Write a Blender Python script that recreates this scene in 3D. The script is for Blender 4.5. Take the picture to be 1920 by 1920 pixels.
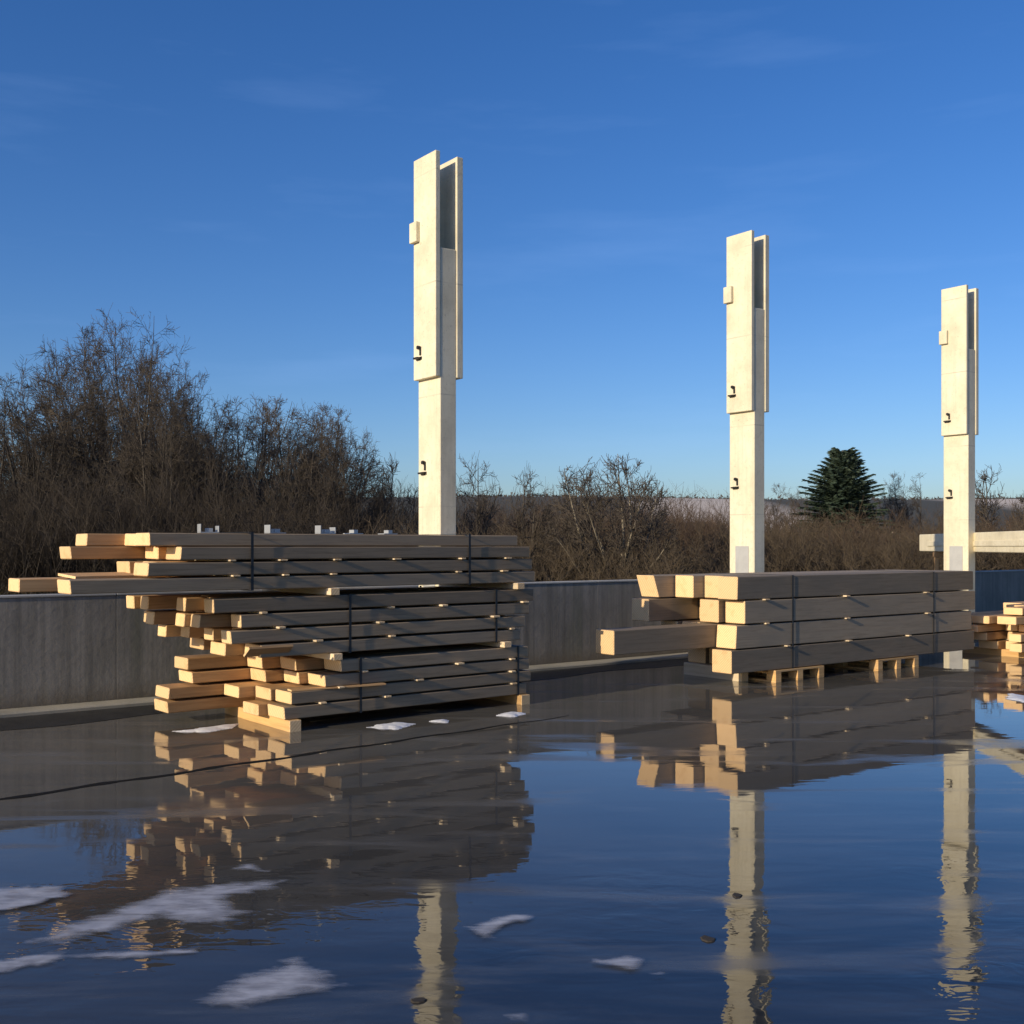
import bpy, bmesh, math, random
import numpy as np
from mathutils import Vector, Matrix

for o in list(bpy.data.objects):
    bpy.data.objects.remove(o, do_unlink=True)
scene = bpy.context.scene
C = scene.collection
R = math.radians

# ------------------------------------------------------------------ camera
cam_d = bpy.data.cameras.new('camera')
cam_d.sensor_width = 36.0
cam_d.lens = 38.6
cam_d.shift_y = 0.0333
cam_d.clip_start = 0.05
cam_d.clip_end = 20000
cam = bpy.data.objects.new('camera', cam_d)
C.objects.link(cam)
cam.location = (0, 0, 1.6)
cam.rotation_euler = (R(90), 0, 0)
scene.camera = cam
scene.render.resolution_x = 1024
scene.render.resolution_y = 1024

# ------------------------------------------------------------------ sun and sky
SUN_ELEV = 18.0
SUN_DIR = Vector((-math.sin(R(47.7)), -math.cos(R(47.7)), 0)).normalized() * math.cos(R(SUN_ELEV)) + Vector((0, 0, math.sin(R(SUN_ELEV))))
world = bpy.data.worlds.new('World')
scene.world = world
world.use_nodes = True
wn, wl = world.node_tree.nodes, world.node_tree.links
wn.clear()
w_out = wn.new('ShaderNodeOutputWorld')
w_bg = wn.new('ShaderNodeBackground')
w_sky = wn.new('ShaderNodeTexSky')
w_sky.sky_type = 'NISHITA'
w_sky.sun_disc = False
w_sky.sun_elevation = R(SUN_ELEV)
w_sky.sun_rotation = math.atan2(SUN_DIR.x, SUN_DIR.y)
w_sky.altitude = 100
w_sky.air_density = 1.0
w_sky.dust_density = 0.8
w_sky.ozone_density = 2.5
w_hsv = wn.new('ShaderNodeHueSaturation')
w_hsv.inputs['Saturation'].default_value = 1.26
w_hsv.inputs['Value'].default_value = 1.0
w_tc = wn.new('ShaderNodeTexCoord')
w_map = wn.new('ShaderNodeMapping')
w_map.inputs['Scale'].default_value = (2.2, 2.2, 14.0)
w_map.inputs['Rotation'].default_value = (0.05, 0.10, 0.4)
w_noise = wn.new('ShaderNodeTexNoise')
w_noise.inputs['Scale'].default_value = 1.6
w_noise.inputs['Detail'].default_value = 7
w_noise.inputs['Roughness'].default_value = 0.55
w_ramp = wn.new('ShaderNodeMapRange')
w_ramp.inputs['From Min'].default_value = 0.54
w_ramp.inputs['From Max'].default_value = 0.80
w_ramp.inputs['To Max'].default_value = 0.065
w_mix = wn.new('ShaderNodeMix')
w_mix.data_type = 'RGBA'
w_mix.inputs['B'].default_value = (6.5, 8.2, 10.0, 1)
wl.new(w_tc.outputs['Generated'], w_map.inputs['Vector'])
wl.new(w_map.outputs['Vector'], w_noise.inputs['Vector'])
wl.new(w_noise.outputs['Fac'], w_ramp.inputs['Value'])
wl.new(w_sky.outputs['Color'], w_hsv.inputs['Color'])
wl.new(w_hsv.outputs['Color'], w_mix.inputs['A'])
wl.new(w_ramp.outputs['Result'], w_mix.inputs['Factor'])
w_tint = wn.new('ShaderNodeMix')
w_tint.data_type = 'RGBA'; w_tint.blend_type = 'MULTIPLY'
w_tint.inputs['Factor'].default_value = 1.0
w_tint.inputs['B'].default_value = (0.88, 1.02, 1.40, 1)
wl.new(w_mix.outputs['Result'], w_tint.inputs['A'])
wl.new(w_tint.outputs['Result'], w_bg.inputs['Color'])
w_bg.inputs['Strength'].default_value = 0.097
wl.new(w_bg.outputs['Background'], w_out.inputs['Surface'])

sun_d = bpy.data.lights.new('sun', 'SUN')
sun_d.energy = 5.0
sun_d.angle = R(0.5)
sun_d.color = (1.0, 0.85, 0.60)
sun = bpy.data.objects.new('sun', sun_d)
C.objects.link(sun)
sun.rotation_euler = SUN_DIR.to_track_quat('Z', 'Y').to_euler()

scene.view_settings.view_transform = 'Standard'
scene.view_settings.look = 'None'
scene.view_settings.gamma = 1.0
scene.view_settings.exposure = 0.0

# ------------------------------------------------------------------ helpers
rng = random.Random(7)


def tag(o, label=None, cat=None, group=None, kind=None):
    if label: o['label'] = label
    if cat: o['category'] = cat
    if group: o['group'] = group
    if kind: o['kind'] = kind
    return o


def link(name, me, mats=(), parent=None):
    o = bpy.data.objects.new(name, me)
    for m in mats:
        if m.name not in [x.name for x in me.materials if x]:
            me.materials.append(m)
    C.objects.link(o)
    if parent: o.parent = parent
    return o


def empty(name, loc=(0, 0, 0), rz=0.0):
    o = bpy.data.objects.new(name, None)
    o.empty_display_size = 0.2
    C.objects.link(o)
    o.location = loc
    o.rotation_euler = (0, 0, rz)
    return o


def bm_mesh(name, bm, smooth=False):
    me = bpy.data.meshes.new(name)
    bm.to_mesh(me)
    bm.free()
    if smooth:
        for p in me.polygons: p.use_smooth = True
    return me


def add_box(bm, x0, x1, y0, y1, z0, z1, bevel=0.0, mat=0, M=None):
    vs = [bm.verts.new((x, y, z)) for x in (x0, x1) for y in (y0, y1) for z in (z0, z1)]
    fs = []
    for idx in ((0, 1, 3, 2), (4, 6, 7, 5), (0, 4, 5, 1), (2, 3, 7, 6), (0, 2, 6, 4), (1, 5, 7, 3)):
        f = bm.faces.new([vs[i] for i in idx]); f.material_index = mat; fs.append(f)
    if bevel > 0:
        edges = list({e for f in fs for e in f.edges})
        r = bmesh.ops.bevel(bm, geom=edges, offset=bevel, segments=1, affect='EDGES', profile=0.5)
        vs = list({v for v in vs if v.is_valid} | set(r['verts']))
        for f in r['faces']: f.material_index = mat
    if M is not None:
        bmesh.ops.transform(bm, matrix=M, verts=[v for v in vs if v.is_valid])
    return vs


def box_obj(name, dims, mats, parent=None, bevel=0.004):
    bm = bmesh.new()
    add_box(bm, *dims, bevel=bevel)
    bmesh.ops.recalc_face_normals(bm, faces=bm.faces)
    return link(name, bm_mesh(name, bm), mats, parent)


def np_mesh(name, V, Q):
    """fast mesh from vertex array (n,3) and quad or tri index array"""
    me = bpy.data.meshes.new(name)
    V = np.asarray(V, np.float32); Q = np.asarray(Q, np.int32)
    k = Q.shape[1]
    me.vertices.add(len(V)); me.vertices.foreach_set('co', V.ravel())
    me.loops.add(Q.size); me.loops.foreach_set('vertex_index', Q.ravel())
    me.polygons.add(len(Q))
    me.polygons.foreach_set('loop_start', np.arange(0, Q.size, k, dtype=np.int32))
    me.polygons.foreach_set('loop_total', np.full(len(Q), k, np.int32))
    me.update(calc_edges=True)
    me.validate()
    return me


def tubes_np(segs, sides=3):
    """segs (n,8): p0, p1, r0, r1 -> prism tubes"""
    S = np.asarray(segs, np.float64)
    p0, p1, r0, r1 = S[:, :3], S[:, 3:6], S[:, 6], S[:, 7]
    d = p1 - p0
    d /= np.maximum(np.linalg.norm(d, axis=1, keepdims=True), 1e-9)
    ref = np.where(np.abs(d[:, 2:3]) > 0.9, np.array([[1., 0, 0]]), np.array([[0., 0, 1]]))
    a = np.cross(d, ref); a /= np.linalg.norm(a, axis=1, keepdims=True)
    b = np.cross(d, a)
    n = len(S)
    V = np.zeros((n, 2 * sides, 3))
    for i in range(sides):
        t = 2 * math.pi * i / sides
        o = a * math.cos(t) + b * math.sin(t)
        V[:, i] = p0 + o * r0[:, None]
        V[:, sides + i] = p1 + o * r1[:, None]
    base = (np.arange(n) * 2 * sides)[:, None]
    Q = []
    for i in range(sides):
        j = (i + 1) % sides
        Q.append(np.concatenate([base + i, base + j, base + sides + j, base + sides + i], 1))
    Q = np.stack(Q, 1).reshape(-1, 4)
    return V.reshape(-1, 3), Q


# ------------------------------------------------------------------ materials
class NT:
    def __init__(self, name, rough=0.7, base=None):
        self.m = bpy.data.materials.new(name)
        self.m.use_nodes = True
        self.t = self.m.node_tree
        self.b = self.t.nodes['Principled BSDF']
        self.out = self.t.nodes['Material Output']
        self.b.inputs['Roughness'].default_value = rough
        if base: self.b.inputs['Base Color'].default_value = (*base, 1)

    def n(self, typ, **kw):
        nd = self.t.nodes.new(typ)
        for k, v in kw.items():
            if hasattr(nd, k) and k not in nd.inputs.keys():
                setattr(nd, k, v)
            else:
                nd.inputs[k].default_value = v
        return nd

    def l(self, a, b): self.t.links.new(a, b)

    def coord(self, kind='Object', scale=(1, 1, 1), rot=(0, 0, 0), rnd=False):
        tc = self.n('ShaderNodeTexCoord')
        mp = self.n('ShaderNodeMapping')
        mp.inputs['Scale'].default_value = scale
        mp.inputs['Rotation'].default_value = rot
        self.l(tc.outputs[kind], mp.inputs['Vector'])
        if rnd:
            oi = self.n('ShaderNodeObjectInfo')
            mul = self.n('ShaderNodeMath', operation='MULTIPLY'); mul.inputs[1].default_value = 37.0
            self.l(oi.outputs['Random'], mul.inputs[0])
            self.l(mul.outputs[0], mp.inputs['Location'])
        return mp.outputs['Vector']

    def noise(self, vec, scale, detail=5, rough=0.55, dist=0.0):
        nd = self.n('ShaderNodeTexNoise')
        nd.inputs['Scale'].default_value = scale
        nd.inputs['Detail'].default_value = detail
        nd.inputs['Roughness'].default_value = rough
        nd.inputs['Distortion'].default_value = dist
        self.l(vec, nd.inputs['Vector'])
        return nd.outputs['Fac']

    def ramp(self, fac, stops):
        r = self.n('ShaderNodeValToRGB')
        e = r.color_ramp.elements
        e[0].position, e[0].color = stops[0][0], (*stops[0][1], 1)
        e[1].position, e[1].color = stops[-1][0], (*stops[-1][1], 1)
        for p, c in stops[1:-1]:
            x = e.new(p); x.color = (*c, 1)
        self.l(fac, r.inputs['Fac'])
        return r.outputs['Color']

    def rng(self, fac, a, b, c, d):
        r = self.n('ShaderNodeMapRange')
        for k, v in zip(('From Min', 'From Max', 'To Min', 'To Max'), (a, b, c, d)):
            r.inputs[k].default_value = v
        self.l(fac, r.inputs['Value'])
        return r.outputs['Result']

    def math(self, op, a, b):
        m = self.n('ShaderNodeMath', operation=op)
        for i, v in enumerate((a, b)):
            if isinstance(v, (int, float)): m.inputs[i].default_value = v
            else: self.l(v, m.inputs[i])
        return m.outputs[0]

    def mix(self, fac, a, b, mode='MIX'):
        m = self.n('ShaderNodeMix', data_type='RGBA', blend_type=mode)
        for k, v in (('Factor', fac), ('A', a), ('B', b)):
            if isinstance(v, (int, float)): m.inputs[k].default_value = v
            elif isinstance(v, tuple): m.inputs[k].default_value = (*v, 1)
            else: self.l(v, m.inputs[k])
        return m.outputs['Result']

    def col(self, c): self.l(c, self.b.inputs['Base Color'])

    def bump(self, h, strength=0.3, dist=0.01):
        bp = self.n('ShaderNodeBump')
        bp.inputs['Strength'].default_value = strength
        bp.inputs['Distance'].default_value = dist
        self.l(h, bp.inputs['Height'])
        self.l(bp.outputs['Normal'], self.b.inputs['Normal'])


def wood_side(name, light, dark, grey):
    t = NT(name, 0.75)
    v = t.coord('Object', (0.7, 14, 14), rnd=True)
    g = t.noise(v, 3.0, 8, 0.65, 0.6)
    c = t.ramp(g, [(0.25, dark), (0.55, light), (0.8, light)])
    v2 = t.coord('Object', (1.2, 3, 3), rnd=True)
    w = t.noise(v2, 1.5, 4)
    c = t.mix(t.rng(w, 0.42, 0.72, 0, 0.7), c, grey)
    oi = t.n('ShaderNodeObjectInfo')
    h = t.n('ShaderNodeHueSaturation')
    t.l(t.rng(oi.outputs['Random'], 0, 1, 0.62, 1.18), h.inputs['Value'])
    t.l(c, h.inputs['Color'])
    t.col(h.outputs['Color'])
    t.bump(g, 0.35, 0.004)
    return t.m


def wood_end(name, light, dark):
    t = NT(name, 0.8)
    v = t.coord('Object', (1, 1, 1), rnd=True)
    wv = t.n('ShaderNodeTexWave', wave_type='RINGS', rings_direction='X')
    wv.inputs['Scale'].default_value = 14; wv.inputs['Distortion'].default_value = 3.0
    wv.inputs['Detail'].default_value = 3
    t.l(v, wv.inputs['Vector'])
    c = t.mix(t.math('MULTIPLY', wv.outputs['Fac'], 0.5), light, dark)
    s = t.noise(v, 9, 4)
    c = t.mix(t.rng(s, 0.55, 0.75, 0, 0.5), c, dark)
    oi = t.n('ShaderNodeObjectInfo')
    h = t.n('ShaderNodeHueSaturation')
    t.l(t.rng(oi.outputs['Random'], 0, 1, 0.82, 1.08), h.inputs['Value'])
    t.l(c, h.inputs['Color'])
    t.col(h.outputs['Color'])
    t.bump(s, 0.3, 0.004)
    return t.m


M_WOOD = wood_side('timber_side', (0.52, 0.31, 0.14), (0.34, 0.18, 0.07), (0.42, 0.26, 0.13))
M_WOOD_SHADE = wood_side('timber_side_shaded', (0.29, 0.21, 0.13), (0.16, 0.113, 0.066), (0.215, 0.168, 0.117))  # front-row timber, greyer and darker: shade of the long sides put into its colour
M_END = wood_end('timber_end_grain', (0.86, 0.60, 0.33), (0.56, 0.32, 0.13))
M_GLULAM = wood_side('glulam_side', (0.315, 0.24, 0.16), (0.20, 0.15, 0.095), (0.235, 0.19, 0.135))
M_BATTEN = wood_side('batten_wood', (0.72, 0.58, 0.40), (0.5, 0.36, 0.22), (0.6, 0.5, 0.38))
M_PALLET = wood_side('pallet_wood', (0.70, 0.42, 0.17), (0.46, 0.25, 0.09), (0.55, 0.36, 0.18))


def concrete(name, base, dark, rough=0.85, scale=1.0, streak=True, tint=None):
    t = NT(name, rough)
    v = t.coord('Object')
    a = t.noise(v, 1.3 * scale, 8, 0.6)
    b = t.noise(v, 22 * scale, 6, 0.6)
    c = t.ramp(a, [(0.3, dark), (0.6, base)])
    c = t.mix(t.rng(b, 0.5, 0.75, 0, 0.35), c, dark)
    if streak:
        vs = t.coord('Object', (6, 6, 0.25))
        s = t.noise(vs, 1.6, 5, 0.6)
        c = t.mix(t.rng(s, 0.45, 0.7, 0, 0.55), c, tint or dark)
    t.col(c)
    t.bump(b, 0.25, 0.004)
    return t.m


def column_material():
    t = NT('pale_column_concrete', 0.82)
    v = t.coord('Object', rnd=True)
    a = t.noise(v, 2.2, 8, 0.62); b = t.noise(v, 16, 6, 0.6); p = t.noise(v, 55, 3, 0.5)
    c = t.ramp(a, [(0.28, (0.56, 0.50, 0.37)), (0.5, (0.70, 0.63, 0.47)), (0.72, (0.76, 0.70, 0.55))])
    c = t.mix(t.rng(b, 0.52, 0.72, 0, 0.45), c, (0.52, 0.46, 0.33))
    c = t.mix(t.rng(p, 0.66, 0.72, 0, 0.75), c, (0.26, 0.23, 0.18))          # air holes
    vs = t.coord('Object', (9, 9, 0.35), rnd=True)
    s_ = t.noise(vs, 1.4, 6, 0.65)
    c = t.mix(t.rng(s_, 0.5, 0.72, 0, 0.5), c, (0.47, 0.42, 0.32))
    sp = t.n('ShaderNodeSeparateXYZ'); tc = t.n('ShaderNodeTexCoord'); t.l(tc.outputs['Object'], sp.inputs[0])
    fr = t.math('FRACT', t.math('ADD', t.math('MULTIPLY', sp.outputs['Z'], 0.8), 0.37), 0)
    ln = t.math('MULTIPLY', t.math('LESS_THAN', fr, 0.012), t.rng(a, 0.45, 0.6, 0.1, 0.6))  # shutter board lines
    c = t.mix(ln, c, (0.40, 0.36, 0.28))
    t.col(c)
    t.bump(t.math('ADD', t.math('MULTIPLY', b, 0.6), p), 0.35, 0.004)
    return t.m


M_COLUMN = column_material()
def wall_material():
    t = NT('wall_concrete', 0.88)
    v = t.coord('Object', rnd=True)
    a = t.noise(v, 0.9, 8, 0.65); b = t.noise(v, 14, 6, 0.62)
    c = t.ramp(a, [(0.3, (0.19, 0.172, 0.145)), (0.5, (0.27, 0.245, 0.21)), (0.72, (0.34, 0.31, 0.27))])
    s1 = t.noise(t.coord('Object', (7, 7, 0.22), rnd=True), 1.5, 7, 0.68)
    c = t.mix(t.rng(s1, 0.42, 0.66, 0, 0.75), c, (0.13, 0.12, 0.10))
    s2 = t.noise(t.coord('Object', (2.2, 2.2, 0.35), rnd=True), 1.2, 5, 0.6)
    c = t.mix(t.rng(s2, 0.52, 0.7, 0, 0.5), c, (0.15, 0.155, 0.105))       # algae
    c = t.mix(t.rng(b, 0.55, 0.75, 0, 0.5), c, (0.15, 0.14, 0.12))
    sp = t.n('ShaderNodeSeparateXYZ'); tc = t.n('ShaderNodeTexCoord'); t.l(tc.outputs['Object'], sp.inputs[0])
    mud = t.rng(t.math('ADD', sp.outputs['Z'], t.math('MULTIPLY', b, 0.25)), 0.18, 0.36, 0.75, 0.0)  # splashed mud
    c = t.mix(mud, c, (0.13, 0.105, 0.075))
    t.col(c)
    t.bump(t.math('ADD', t.math('MULTIPLY', a, 1.5), b), 0.4, 0.008)
    return t.m


M_WALL = wall_material()
M_WALLTOP = concrete('wall_coping', (0.42, 0.41, 0.38), (0.30, 0.29, 0.27), streak=False)
M_FOOT = concrete('footing_concrete', (0.34, 0.31, 0.25), (0.2, 0.19, 0.16), streak=False)
M_PATCH = concrete('grout_grey', (0.42, 0.42, 0.42), (0.33, 0.33, 0.34), streak=False, scale=3)

t = NT('dark_steel', 0.5, (0.035, 0.033, 0.032)); t.b.inputs['Metallic'].default_value = 0.6; M_STEEL = t.m
t = NT('galvanised_steel', 0.5, (0.42, 0.43, 0.44)); t.b.inputs['Metallic'].default_value = 0.55
t.bump(t.noise(t.coord('Object'), 40, 3), 0.1, 0.002); M_GALV = t.m
t = NT('strap_plastic', 0.45, (0.012, 0.012, 0.014)); M_STRAP = t.m


def bark(name, a, b, rough=0.9):
    t = NT(name, rough)
    v = t.coord('Object', (1, 1, 0.4))
    c = t.ramp(t.noise(v, 2.5, 5), [(0.3, a), (0.7, b)])
    oi = t.n('ShaderNodeObjectInfo')
    h = t.n('ShaderNodeHueSaturation')
    t.l(t.rng(oi.outputs['Random'], 0, 1, 0.8, 1.2), h.inputs['Value'])
    t.l(c, h.inputs['Color'])
    t.col(h.outputs['Color'])
    return t.m


M_BARK = bark('bark_brown', (0.045, 0.037, 0.030), (0.085, 0.072, 0.058))
M_TWIG = bark('twig_brown', (0.048, 0.038, 0.029), (0.095, 0.075, 0.057))
M_TWIGP = bark('twig_pale', (0.24, 0.20, 0.15), (0.34, 0.29, 0.22))
M_BARKP = bark('bark_pale', (0.16, 0.135, 0.10), (0.28, 0.24, 0.18))
M_SCRUB = bark('scrub_brown', (0.060, 0.044, 0.028), (0.125, 0.092, 0.058))
M_SCRUBR = bark('scrub_russet', (0.070, 0.046, 0.030), (0.135, 0.088, 0.056))
M_NEEDLE = bark('conifer_needles', (0.022, 0.045, 0.030), (0.060, 0.090, 0.055), 0.7)

# ground and grass
t = NT('meadow_grass', 0.95)
v = t.coord('Object')
a = t.noise(v, 0.12, 8, 0.6); b = t.noise(v, 3.0, 6)
c = t.ramp(a, [(0.3, (0.055, 0.062, 0.022)), (0.55, (0.085, 0.075, 0.032)), (0.75, (0.11, 0.08, 0.045))])
c = t.mix(t.rng(b, 0.4, 0.7, 0, 0.5), c, (0.045, 0.05, 0.02))
t.col(c); t.bump(b, 0.6, 0.05); M_GRASS = t.m
M_BLADE = bark('grass_blades', (0.06, 0.075, 0.022), (0.13, 0.12, 0.045))

# hill: winter fields, some snow covered
t = NT('hill_fields', 0.95)
v = t.coord('Object', (0.0022, 0.004, 0.006))
vor = t.n('ShaderNodeTexVoronoi'); vor.inputs['Scale'].default_value = 1.0
t.l(v, vor.inputs['Vector'])
sep = t.n('ShaderNodeSeparateColor'); t.l(vor.outputs['Color'], sep.inputs['Color'])
sx_ = t.n('ShaderNodeSeparateXYZ'); tch = t.n('ShaderNodeTexCoord'); t.l(tch.outputs['Object'], sx_.inputs[0])
snow = t.math('MULTIPLY', t.rng(sep.outputs['Red'], 0.08, 0.12, 0, 1), t.rng(t.math('ADD', sx_.outputs['X'], t.math('MULTIPLY', sep.outputs['Green'], 60.0)), 150, 165, 0.0, 1.0))
snow = t.math('MULTIPLY', snow, t.math('ADD', t.rng(sx_.outputs['X'], 215, 260, 1, 0), t.rng(sx_.outputs['X'], 430, 480, 0, 1)))
vn = t.coord('Object', (0.01, 0.01, 0.01))
nz = t.noise(vn, 2.0, 6)
c = t.mix(snow, (0.055, 0.052, 0.036), (0.58, 0.50, 0.42))
c = t.mix(t.rng(nz, 0.56, 0.70, 0, 0.35), c, (0.06, 0.055, 0.04))
t.col(c); M_HILL = t.m
M_HTREE = bark('far_wood', (0.05, 0.045, 0.045), (0.09, 0.08, 0.075))

# slab below the water, the meltwater, frost
M_SLAB = concrete('yard_slab', (0.12, 0.115, 0.105), (0.07, 0.068, 0.062), streak=False)
t = NT('meltwater_ice', 0.03)
v = t.coord('Object')
vs = t.coord('Object', (1.0, 1.0, 1.0), (0, 0, R(-47)))
mott = t.noise(v, 0.45, 6, 0.6)
fine = t.noise(v, 6.0, 6, 0.65)
c = t.ramp(mott, [(0.3, (0.085, 0.078, 0.066)), (0.6, (0.125, 0.115, 0.097)), (0.8, (0.15, 0.138, 0.118))])
c = t.mix(t.rng(fine, 0.55, 0.75, 0, 0.4), c, (0.125, 0.12, 0.105))
# base colour greyer near the wall and stacks, blue-black towards the camera
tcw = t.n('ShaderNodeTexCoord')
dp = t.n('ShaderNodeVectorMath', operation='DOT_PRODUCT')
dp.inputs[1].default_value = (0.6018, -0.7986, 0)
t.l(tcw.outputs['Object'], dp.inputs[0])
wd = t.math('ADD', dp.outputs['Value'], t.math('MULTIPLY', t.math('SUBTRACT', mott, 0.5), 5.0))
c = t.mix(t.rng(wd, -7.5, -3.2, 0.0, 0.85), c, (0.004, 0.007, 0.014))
c_wet = c
t.b.inputs['IOR'].default_value = 1.45
vst = t.coord('Object', (0.55, 2.2, 1.0), (0, 0, R(-38)))
streak = t.noise(vst, 1.1, 5, 0.6, 0.4)
dull = t.math('MULTIPLY', t.rng(t.noise(vst, 0.8, 7, 0.62, 0.8), 0.52, 0.66, 0, 1), t.rng(wd, -6.5, -2.5, 1.0, 0.5))
rr = t.math('ADD', t.rng(streak, 0.45, 0.75, 0.008, 0.05), t.math('MULTIPLY', dull, 0.22))
t.l(rr, t.b.inputs['Roughness'])
film = t.rng(t.noise(t.coord('Object', (0.5, 3.2, 1.0), (0, 0, R(-30))), 1.3, 6, 0.6, 0.6), 0.46, 0.70, 0.0, 0.6)
c_wet = t.mix(film, c_wet, (0.060, 0.064, 0.070))
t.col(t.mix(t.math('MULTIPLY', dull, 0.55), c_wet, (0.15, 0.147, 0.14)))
big = t.noise(vst, 1.8, 3, 0.5, 0.5)
sm = t.noise(t.coord('Object', (1.0, 1.5, 1.0), (0, 0, R(12))), 4.2, 3, 0.5, 0.6)
msk = t.rng(t.noise(v, 0.55, 3, 0.5), 0.42, 0.62, 0.04, 1.0)
sy_ = t.n('ShaderNodeSeparateXYZ'); t.l(tcw.outputs['Object'], sy_.inputs[0])
near = t.rng(t.math('ADD', sy_.outputs['Y'], t.math('MULTIPLY', mott, 1.8)), 6.7, 5.2, 0.03, 1.0)
sm = t.math('MULTIPLY', sm, near)
big = t.math('MULTIPLY', big, t.rng(near, 0, 1, 0.22, 1.0))
h = t.math('ADD', t.math('MULTIPLY', big, 0.6), t.math('MULTIPLY', t.math('MULTIPLY', sm, msk), 1.15))
t.bump(h, 0.42, 0.012)
M_WATER = t.m

t = NT('frost', 0.55)
at = t.n('ShaderNodeAttribute', attribute_name='cover')
v = t.coord('Object')
vst = t.coord('Object', (1.6, 6.0, 1.0), (0, 0, R(-24)))
nz = t.noise(vst, 2.6, 7, 0.66, 0.5)
f2 = t.noise(v, 9, 6, 0.6)
c = t.mix(t.rng(f2, 0.35, 0.7, 0, 1), (0.36, 0.37, 0.42), (0.54, 0.55, 0.60))
t.col(c)
al = t.rng(t.math('ADD', at.outputs['Fac'], t.math('MULTIPLY', t.math('SUBTRACT', nz, 0.5), 2.1)), 0.16, 1.15, 0.0, 0.84)
t.l(al, t.b.inputs['Alpha'])
t.bump(f2, 0.15, 0.004)
M_FROST = t.m
t = NT('snow_crust', 0.6)
c = t.ramp(t.noise(t.coord('Object'), 12, 5), [(0.3, (0.66, 0.66, 0.68)), (0.7, (0.82, 0.82, 0.84))])
t.col(c); t.bump(t.noise(t.coord('Object'), 18, 4), 0.5, 0.02); M_SNOW = t.m
t = NT('joint_dark', 0.95, (0.008, 0.008, 0.008)); t.b.inputs['Specular IOR Level'].default_value = 0.15; M_JOINT = t.m

# ------------------------------------------------------------------ setting
# yard axes: U runs along the wall, away to the right; N points from the wall to the yard
A53 = R(53)
U = Vector((math.sin(A53), math.cos(A53), 0))
N = Vector((math.cos(A53), -math.sin(A53), 0))
W0 = Vector((-4.497, 10.761, 0))          # foot of the wall's yard face


def sheet(name, pts, z, mat, kind='structure'):
    me = bpy.data.meshes.new(name)
    me.from_pydata([(p[0], p[1], z) for p in pts], [], [tuple(range(len(pts)))])
    o = link(name, me, [mat])
    tag(o, kind=kind)
    return o


sheet('ground', [(-6000, -200), (6000, -200), (6000, 6000), (-6000, 6000)], -0.03, M_GRASS)
y0 = W0 - U * 40 - N * 0.1; y1 = W0 + U * 60 - N * 0.1
sheet('yard_slab', [y0 + N * 60, y1 + N * 60, y1, y0], -0.012, M_SLAB)
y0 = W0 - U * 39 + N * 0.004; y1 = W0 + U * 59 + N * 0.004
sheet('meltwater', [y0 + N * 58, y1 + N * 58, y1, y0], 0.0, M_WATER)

# dark expansion joint crossing the yard
j0 = Vector((-4.6, 5.70, 0)); j1 = Vector((0.55, 10.36, 0))
jd = (j1 - j0).normalized(); jn = Vector((jd.y, -jd.x, 0))
bm = bmesh.new()
prev = None
for i in range(81):
    p = j0.lerp(j1, i / 80)
    w = 0.004 + (0.030 + 0.018 * math.sin(i * 1.7) * math.sin(i * 0.37) + 0.010 * rng.random()) * (1 - i / 80) ** 0.6
    q = p + jn * (0.02 * math.sin(i * 0.6))
    a_ = bm.verts.new((q + jn * w)[:2] + (0.003,)); b_ = bm.verts.new((q - jn * w)[:2] + (0.003,))
    if prev: bm.faces.new((prev[0], a_, b_, prev[1]))
    prev = (a_, b_)
o = link('expansion_joint', bm_mesh('expansion_joint', bm), [M_JOINT]); tag(o, kind='structure')

# near-black strip laid along the foot of the wall
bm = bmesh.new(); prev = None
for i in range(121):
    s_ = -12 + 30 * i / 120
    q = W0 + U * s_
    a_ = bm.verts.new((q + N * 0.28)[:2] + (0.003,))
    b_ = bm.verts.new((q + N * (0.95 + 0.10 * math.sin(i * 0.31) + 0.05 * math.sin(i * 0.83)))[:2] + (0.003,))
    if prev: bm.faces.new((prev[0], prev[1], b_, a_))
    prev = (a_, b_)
t = NT('dark_strip_surface', 0.42)
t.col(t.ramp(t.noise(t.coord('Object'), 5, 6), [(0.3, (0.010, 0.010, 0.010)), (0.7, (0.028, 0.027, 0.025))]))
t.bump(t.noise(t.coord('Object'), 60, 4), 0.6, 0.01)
o = link('dark_strip', bm_mesh('dark_strip', bm), [t.m]); tag(o, kind='structure')

# concrete wall of panels
PANEL = 6.48
wall = empty('concrete_wall', W0, R(90) - A53)
tag(wall, 'long low grey concrete panel wall running behind the timber stacks', 'wall')
for k in range(-3, 6):
    s0 = 0.61 + k * PANEL + 0.003; s1 = 0.61 + (k + 1) * PANEL - 0.003
    p = box_obj('panel', (s0, s1, 0.0, 0.18, -0.02, 1.10), [M_WALL], wall, 0.003)
    p2 = box_obj('coping', (s0 - 0.001, s1 + 0.001, -0.012, 0.192, 1.101, 1.125), [M_WALLTOP], p, 0.005)
    bm = bmesh.new()
    if k < 5:
        add_box(bm, s1 + 0.0003, s1 + 0.0057, 0.004, 0.03, 0.0, 1.08)
        link('joint_seal', bm_mesh('joint_seal', bm), [M_WALL], p)
foot = box_obj('footing', (-20, 40, -0.30, -0.003, -0.02, 0.045), [M_FOOT], wall, 0.015)

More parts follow.
